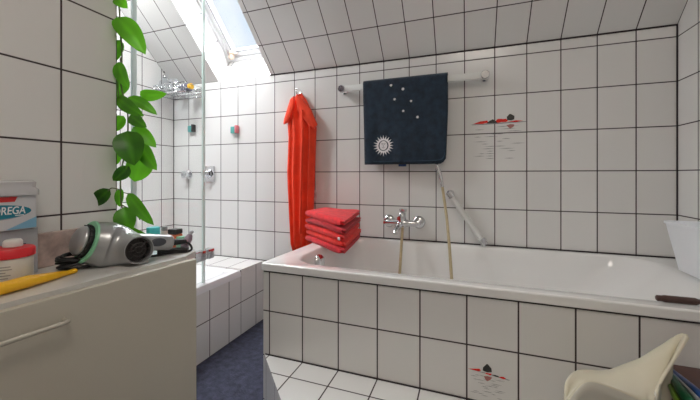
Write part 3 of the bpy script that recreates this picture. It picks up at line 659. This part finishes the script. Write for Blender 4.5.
# left end: cartons, jar, yellow comb
def text(s, size, m, loc, parent, rotz=PI/2, ext=.0004, sx=1.0, shear=.12):
    cu = bpy.data.curves.new('lettering', 'FONT'); cu.body = s; cu.size = size; cu.extrude = ext; cu.align_x = 'CENTER'; cu.align_y = 'CENTER'; cu.shear = shear; cu.offset = size*.012
    o = bpy.data.objects.new('lettering', cu); COL.objects.link(o)
    dg = bpy.context.evaluated_depsgraph_get(); me = bpy.data.meshes.new_from_object(o.evaluated_get(dg)); bpy.data.objects.remove(o)
    me.transform(Matrix.Translation(Vector(loc)-worldloc(parent)) @ Matrix.Rotation(rotz, 4, 'Z') @ Matrix.Rotation(PI/2, 4, 'X') @ Matrix.Diagonal((sx, 1, 1, 1)))
    o = bpy.data.objects.new('lettering', me); COL.objects.link(o); o.parent = parent; me.materials.append(M[m] if isinstance(m, str) else m); return o
gz = .850
t = thing('grey_carton', 'grey carton with navy marks standing under the teal lettered pack', 'carton', (-1.90, -1.45, TZ))
bm = NB(); box(bm, -1.929, -1.884, -1.535, -1.376, TZ+.0005, gz, .002); obj('carton_body', bm, 'gcarton', t)
bm = NB(); box(bm, -1.8838, -1.883, -1.412, -1.400, .806, .815); box(bm, -1.8838, -1.883, -1.402, -1.388, .794, .800); box(bm, -1.8838, -1.883, -1.44, -1.428, .795, .805); obj('navy_marks', bm, 'navyp', t)
bm = NB(); box(bm, -1.8838, -1.8834, -1.47, -1.42, .81, .846); obj('grey_panel', bm, 'gcarton', t)
t = thing('lettered_carton', 'white carton with teal oval and white lettering on top of the grey carton', 'carton', (-1.90, -1.45, gz))
BXF = -1.876
bm = NB(); box(bm, -1.928, BXF, -1.520, -1.383, gz+.0005, .930, .0015); obj('carton_body', bm, 'carton', t)
def fpoly(bm, pts, e): vs = [bm.verts.new((BXF+e, y, z)) for y, z in pts]; bm.faces.new(vs)
bm = NB(); fpoly(bm, [(-1.4585+.062*math.cos(a*PI/16), .893+.0175*math.sin(a*PI/16)) for a in range(32)], .0004); o = obj('grey_swoosh', bm, mat('grey_print', (.30, .34, .40), .4), t)
bm = NB(); fpoly(bm, [(-1.4585+.0655*math.cos(a*PI/16), .894+.0162*math.sin(a*PI/16)) for a in range(32)], .0007); obj('teal_oval', bm, 'teal', t)
bm = NB(); fpoly(bm, [(-1.519, .9285), (-1.4185, .9285), (-1.4235, .9165), (-1.519, .9165)], .0006); obj('red_band', bm, 'redp', t)
bm = NB(); fpoly(bm, [(-1.383, .878), (-1.383, .852), (-1.440, .852)], .0006); obj('blue_corner', bm, 'lightblue', t)
text('COREGA', .0250, 'wprint', (BXF+.0012, -1.4400, .8955), t, sx=.70)
bm = NB(); box(bm, BXF+.0007, BXF+.0012, -1.423, -1.407, .8835, .8855); obj('small_line', bm, 'wprint', t)
t = NB(); rg = [rrect(-1.930, -1.870, -1.526, -1.376, .012, .9308), rrect(-1.930, -1.870, -1.526, -1.376, .012, .944), rrect(-1.926, -1.874, -1.522, -1.381, .012, .949), rrect(-1.927, -1.873, -1.523, -1.380, .012, .962), rrect(-1.924, -1.877, -1.519, -1.384, .012, .9655)]
loft(t, rg); tag(origin(obj('plastic_tub', t, mat('frosted_plastic', (.72, .72, .74), .2, trans=.25), smooth=True, auto=.8), (-1.90, -1.45, .9308)), 'flat frosted plastic tub on top of the lettered carton', 'plastic tub')
jx, jy = -1.828, -1.452
t = thing('red_lidded_jar', 'white round jar with a wide red lid on the cabinet', 'jar', (jx, jy, TZ))
bm = NB(); lathe(bm, (jx, jy, TZ+.0005), (0, 0, 1), [(0, .035), (.003, .0375), (.060, .0375), (.061, .035)], 32); jb = obj('jar_body', bm, 'jar', t, smooth=True, auto=.8)
bm = NB()
for k, (zz, a0, a1) in enumerate([(.045, -.6, .5), (.039, -.5, .55), (.033, -.6, .3), (.027, -.55, .5), (.021, -.6, .4), (.013, -.5, .2)]):
    pr = [[Vector((jx+.0379*math.cos(a-.9), jy+.0379*math.sin(a-.9), TZ+zz+h)) for a in [a0+(a1-a0)*i/8 for i in range(9)]] for h in (0, .0022)]
    loft(bm, pr, closed=False)
obj('label_print', bm, mat('grey_lettering', (.34, .34, .34), .5), jb)
bm = NB(); lathe(bm, (jx, jy, TZ+.062), (0, 0, 1), [(0, .0395), (.001, .0405), (.016, .0405), (.019, .038), (.0195, .034)], 40); obj('jar_lid', bm, 'red', t, smooth=True, auto=.7)
t = NB(); cx, cy = jx-.004, jy+.006; lathe(t, (cx, cy, TZ+.082), (0, 0, 1), [(0, .0155), (.001, .0165), (.012, .0160), (.016, .013), (.017, .008)], 24)
tag(origin(obj('bottle_cap', t, 'jar', smooth=True, auto=.8), (cx, cy, TZ+.082)), 'small white screw cap lying on the red jar lid', 'cap')
bm = NB(); pts = [Vector((-1.788, -1.350, TZ+.012)), Vector((-1.783, -1.371, TZ+.0112)), Vector((-1.775, -1.400, TZ+.010)), Vector((-1.768, -1.440, TZ+.0135)), Vector((-1.762, -1.48, TZ+.0145)), Vector((-1.757, -1.53, TZ+.015)), Vector((-1.752, -1.57, TZ+.014))]
P = smoothpath(pts, 6); rings = []
for i, p in enumerate(P):
    t_ = i/(len(P)-1); wd = .0085 if t_ < .08 else .0052+.013*min(1, max(0, (t_-.15)/.4)); wd = wd if t_ > .17 else .0085-.02*(max(0, t_-.05)) ; ht = .0055+.007*min(1, max(0, (t_-.15)/.4))
    d = (P[min(i+1, len(P)-1)]-P[max(i-1, 0)]).normalized(); x = d.cross(Vector((0, 0, 1))).normalized()
    rings.append([Vector((p.x, p.y, TZ+.001+ht))+x*(wd*math.cos(2*PI*k/14))+Vector((0, 0, 1))*(ht*math.sin(2*PI*k/14)) for k in range(14)])
loft(bm, rings); tag(origin(obj('yellow_brush', bm, 'yellow', smooth=True), (-1.77, -1.45, TZ)), 'yellow plastic brush handle lying at the front left of the cabinet top', 'brush')

# ------------------------------------------------------------------ trailing plant
pl = thing('trailing_plant', 'trailing green plant with oval leaves hanging at the end of the partition', 'plant', (-1.86, -1.08, 1.76))
stems = [[(113, -70, 1.00), (117, -20, 1.02), (120, 20, 1.03), (122, 55, 1.03), (121, 85, 1.03), (127, 108, 1.04), (128, 128, 1.04), (126, 150, 1.04), (121, 172, 1.02), (121, 200, 1.02), (124, 216, 1.02)],
         [(122, 55, 1.03), (118, 75, 1.03), (119, 98, 1.04), (126, 112, 1.04)], [(127, 108, 1.04), (134, 102, 1.05), (141, 96, 1.05)], [(121, 190, 1.02), (112, 188, .99), (108, 191, .98)], [(121, 192, 1.02), (130, 194, 1.03)], [(122, 205, 1.02), (135, 212, 1.03), (140, 220, 1.04)]]
bm = NB()
for k, s in enumerate(stems): tube(bm, [at(*p) for p in s], .0024 if k == 0 else .0016, 6, 5)
obj('stem', bm, 'stem', pl, smooth=True)
leaves = [ # base u,v, tip u,v, width px, depth, tone, tilt
 (116, -6, 127, 8, 13, 1.03, 1.0, .3), (117, 17, 145, 53, 20, 1.03, .85, -.2), (118, 62, 128, 88, 13, 1.02, .6, .5), (140, 95, 166, 94, 11, 1.06, .95, .2), (128, 97, 157, 114, 11, 1.05, .7, -.4),
 (117, 97, 143, 116, 13, 1.04, .45, .3), (130, 115, 146, 127, 12, 1.05, .3, .2), (133, 127, 156, 147, 13, 1.05, .9, -.2), (127, 131, 134, 165, 25, 1.02, .25, .15), (141, 155, 135, 182, 22, 1.04, .9, -.2),
 (140, 143, 156, 170, 14, 1.06, .75, .3), (129, 166, 113, 181, 12, 1.01, .15, -.2), (110, 189, 92, 206, 13, .985, .12, .2), (121, 188, 119, 207, 8, 1.02, .6, .4), (128, 193, 153, 225, 12, 1.03, .55, .3),
 (124, 207, 127, 235, 18, 1.02, .5, .1), (122, 134, 114, 166, 14, 1.05, .8, .3), (121, 72, 116, 98, 16, 1.05, .5, -.5), (124, 116, 114, 131, 12, 1.06, .75, .4), (120, 40, 113, 62, 12, 1.06, .5, .3), (118, -32, 140, -12, 16, 1.0, .8, .2), (112, -50, 96, -24, 16, .97, .4, .2), (135, 212, 146, 211, 5, 1.03, .4, .4),
 (122, 225, 148, 236, 6, 1.03, .5, .3)]
bm = NB(); lay = bm.verts.layers.float.new('tone')
for bu, bv, tu, tv, wp, d, tone, tilt in leaves:
    a = at(bu, bv, d); b = at(tu, tv, d+random.uniform(-.02, .015)); ax_ = b-a; L_ = ax_.length; ax_.normalize()
    nrm = (CAM-a).normalized(); nrm = (nrm-ax_*nrm.dot(ax_)).normalized(); sd = ax_.cross(nrm); rm = Matrix.Rotation(tilt, 3, ax_); nrm = rm @ nrm; sd = rm @ sd
    W = wp*1.12*d/F/2; n = 9; grid = []
    for i in range(n+1):
        t_ = i/n; prof_ = max(.0, math.sin(PI*t_**.85))**.62*(1-.12*t_); row = []
        for j in range(-3, 4):
            s = j/3; q = a+ax_*(L_*t_)+sd*(W*prof_*s)+nrm*(L_*(.10*math.sin(PI*t_)-.05*t_)+W*prof_*.22*abs(s)**1.4)
            v = bm.verts.new(q); v[lay] = max(0, min(1, tone+(.22 if j == 0 else 0)-.1*(1-abs(s))+.08*math.sin(9*t_))); row.append(v)
        grid.append(row)
    for i in range(n):
        for j in range(6): bm.faces.new((grid[i][j], grid[i][j+1], grid[i+1][j+1], grid[i+1][j]))
o = obj('foliage', bm, 'leaf', pl, smooth=True)
pc = at(108, -90, .98)
bm = NB(); lathe(bm, (pc.x, pc.y, pc.z-.02), (0, 0, 1), [(0, .045), (.085, .06), (.09, .066), (.108, .067), (.108, .056), (.085, .054)], 24); obj('plant_pot', bm, 'terra', pl, smooth=True, auto=.7)
sh = thing('plant_shelf', 'small shelf holding the plant pot on the partition', 'shelf', (pc.x, pc.y, pc.z-.04))
bm = NB(); box(bm, PXW+.001, pc.x+.08, pc.y-.09, pc.y+.08, pc.z-.036, pc.z-.021, .002); obj('shelf_board', bm, 'whiteframe', sh)
bm = NB(); box(bm, PXW+.001, PXW+.013, pc.y-.02, pc.y, pc.z-.13, pc.z-.0365, .002); obj('bracket', bm, 'whiteframe', sh)

# ------------------------------------------------------------------ right: bin, brush, seat shell, tube, board
bm = NB(); yb0, yb1 = -.70, -.285
rg = [rrect(-.142, -.016, yb0+.02, yb1-.01, .015, RZ+.0015), rrect(-.178, -.008, yb0, yb1, .02, .795), rrect(-.183, -.004, yb0-.004, yb1+.004, .022, .797), rrect(-.183, -.004, yb0-.004, yb1+.004, .022, .806), rrect(-.176, -.011, yb0+.004, yb1-.004, .02, .806), rrect(-.140, -.02, yb0+.03, yb1-.02, .012, RZ+.008)]
loft(bm, rg); tag(origin(obj('storage_bin', bm, 'binw', smooth=True, auto=.7), (-.09, -.49, RZ)), 'deep white plastic storage bin at the right end of the bathtub', 'storage bin')
A = at(664, 301.5, .94); A.z = RZ+.009; A.y -= .0
bx = [(-.385, -.702), (-.36, -.701), (-.30, -.699), (-.25, -.697), (-.18, -.712), (-.05, -.716)]
bm = NB(); tube(bm, [Vector((x, y-.012, RZ+.010)) for x, y in bx], [.006]*1+[.0085]*4+[.010]*8+[.007]*12+[.008]*6, 12, 6)
tag(origin(obj('brush_handle', bm, 'wood', smooth=True), (-.2, -.71, RZ)), 'dark brown wooden brush handle lying on the right front rim of the bath', 'brush')

sc = thing('cream_chair', 'cream moulded plastic chair with a raised wing, in front of the bath', 'chair', (-.56, -1.0, .252))
top = [(566, 402, .64), (566, 386, .68), (570, 377, .71), (578, 371, .735), (590, 370.5, .745), (602, 371.5, .75), (614, 369, .755), (628, 363.5, .76), (641, 358.5, .76), (653, 351, .76), (664, 344.5, .76), (674, 337.5, .76), (681, 333.5, .76), (688, 335.5, .745)]
inn = [(568, 404, .60), (571, 398, .60), (577, 390, .60), (583, 384, .605), (589, 382, .61), (597, 383, .615), (607, 386.5, .62), (620, 391.5, .625), (632, 397, .63), (643, 402, .635), (646, 404, .645), (655, 401, .66), (659, 384, .69), (688, 337, .742)]
T3 = smoothpath([at(*p) for p in top], 3); I3 = smoothpath([at(*p) for p in inn], 3)
g = []
for k in range(7):
    t_ = k/6; row = []
    for a, b in zip(T3, I3):
        p = a.lerp(b, t_); dip = .045*math.sin(PI*t_)*min(1, (a-b).length/.12); row.append(p+Vector((0, .01*math.sin(PI*t_), -dip*.6)))
    g.append(row)
CC = Vector((-.56, -1.06, 0))
def down(row, z, k): return [Vector((CC.x+(p.x-CC.x)*k, CC.y+(p.y-CC.y)*k, z if z < p.z-.02 else p.z-.02)) for p in row]
bm = NB(); loft(bm, g, closed=False)
o = obj('seat_rim', bm, 'cream', sc, smooth=True); md = o.modifiers.new('t', 'SOLIDIFY'); md.thickness = .006; md.offset = 0
bm = NB(); lo = I3[:-3]
fr = [lo, [p+Vector((0, -.004, -.015)) for p in lo], down(lo, .46, .95), down(lo, .36, .85), down(lo, .256, .80)]
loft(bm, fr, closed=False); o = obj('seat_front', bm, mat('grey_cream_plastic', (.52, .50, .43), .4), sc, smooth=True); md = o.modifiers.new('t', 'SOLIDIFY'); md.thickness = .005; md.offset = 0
bm = NB(); bk_ = T3[:-6]
fr = [bk_, [p+Vector((0, .003, -.02)) for p in bk_], down(bk_, .42, .85), down(bk_, .256, .7)]
loft(bm, fr, closed=False); o = obj('seat_back', bm, 'cream', sc, smooth=True); md = o.modifiers.new('t', 'SOLIDIFY'); md.thickness = .005; md.offset = 0

bm = NB(); box(bm, -.40, -.01, -1.02, -.765, .455, .478, .003); wb = thing('wooden_stool', 'dark wooden stool top against the tiled bath surround at the right', 'stool', (-.2, -.9, .252)); obj('seat_board', bm, 'wood', wb)
for x in (-.375, -.035):
    for y in (-1.0, -.79):
        bm = NB(); box(bm, x-.014, x+.014, y-.014, y+.014, .2525, .4545, .002); obj('leg', bm, 'wood', wb)
bm = NB()
def ftube(bm, a, b, r, m=None): tube(bm, [a, a.lerp(b, .5), b], [r*.5, r, r*1.1], 14)
a, b = at(668, 369, .80), at(712, 418, .62)
bag = thing('shampoo_tube', 'blue and green plastic tube behind the wing of the cream seat', 'tube', (-.35, -1.1, .48))
dv = (b-a).normalized(); sdv = dv.cross((CAM-a).normalized()).normalized()
for nm, off, m, r in (('blue_edge', -.010, 'bluep', .0065), ('clear_edge', -.003, 'silver', .004), ('green_body', .008, 'dgreen', .011), ('lime_print', .021, 'lime', .006)):
    bm = NB(); tube(bm, [a+sdv*off*.5, a.lerp(b, .5)+sdv*off*1.3, b+sdv*off*1.8], [r*.5, r, r*1.2], 12); obj(nm, bm, m, bag, smooth=True)
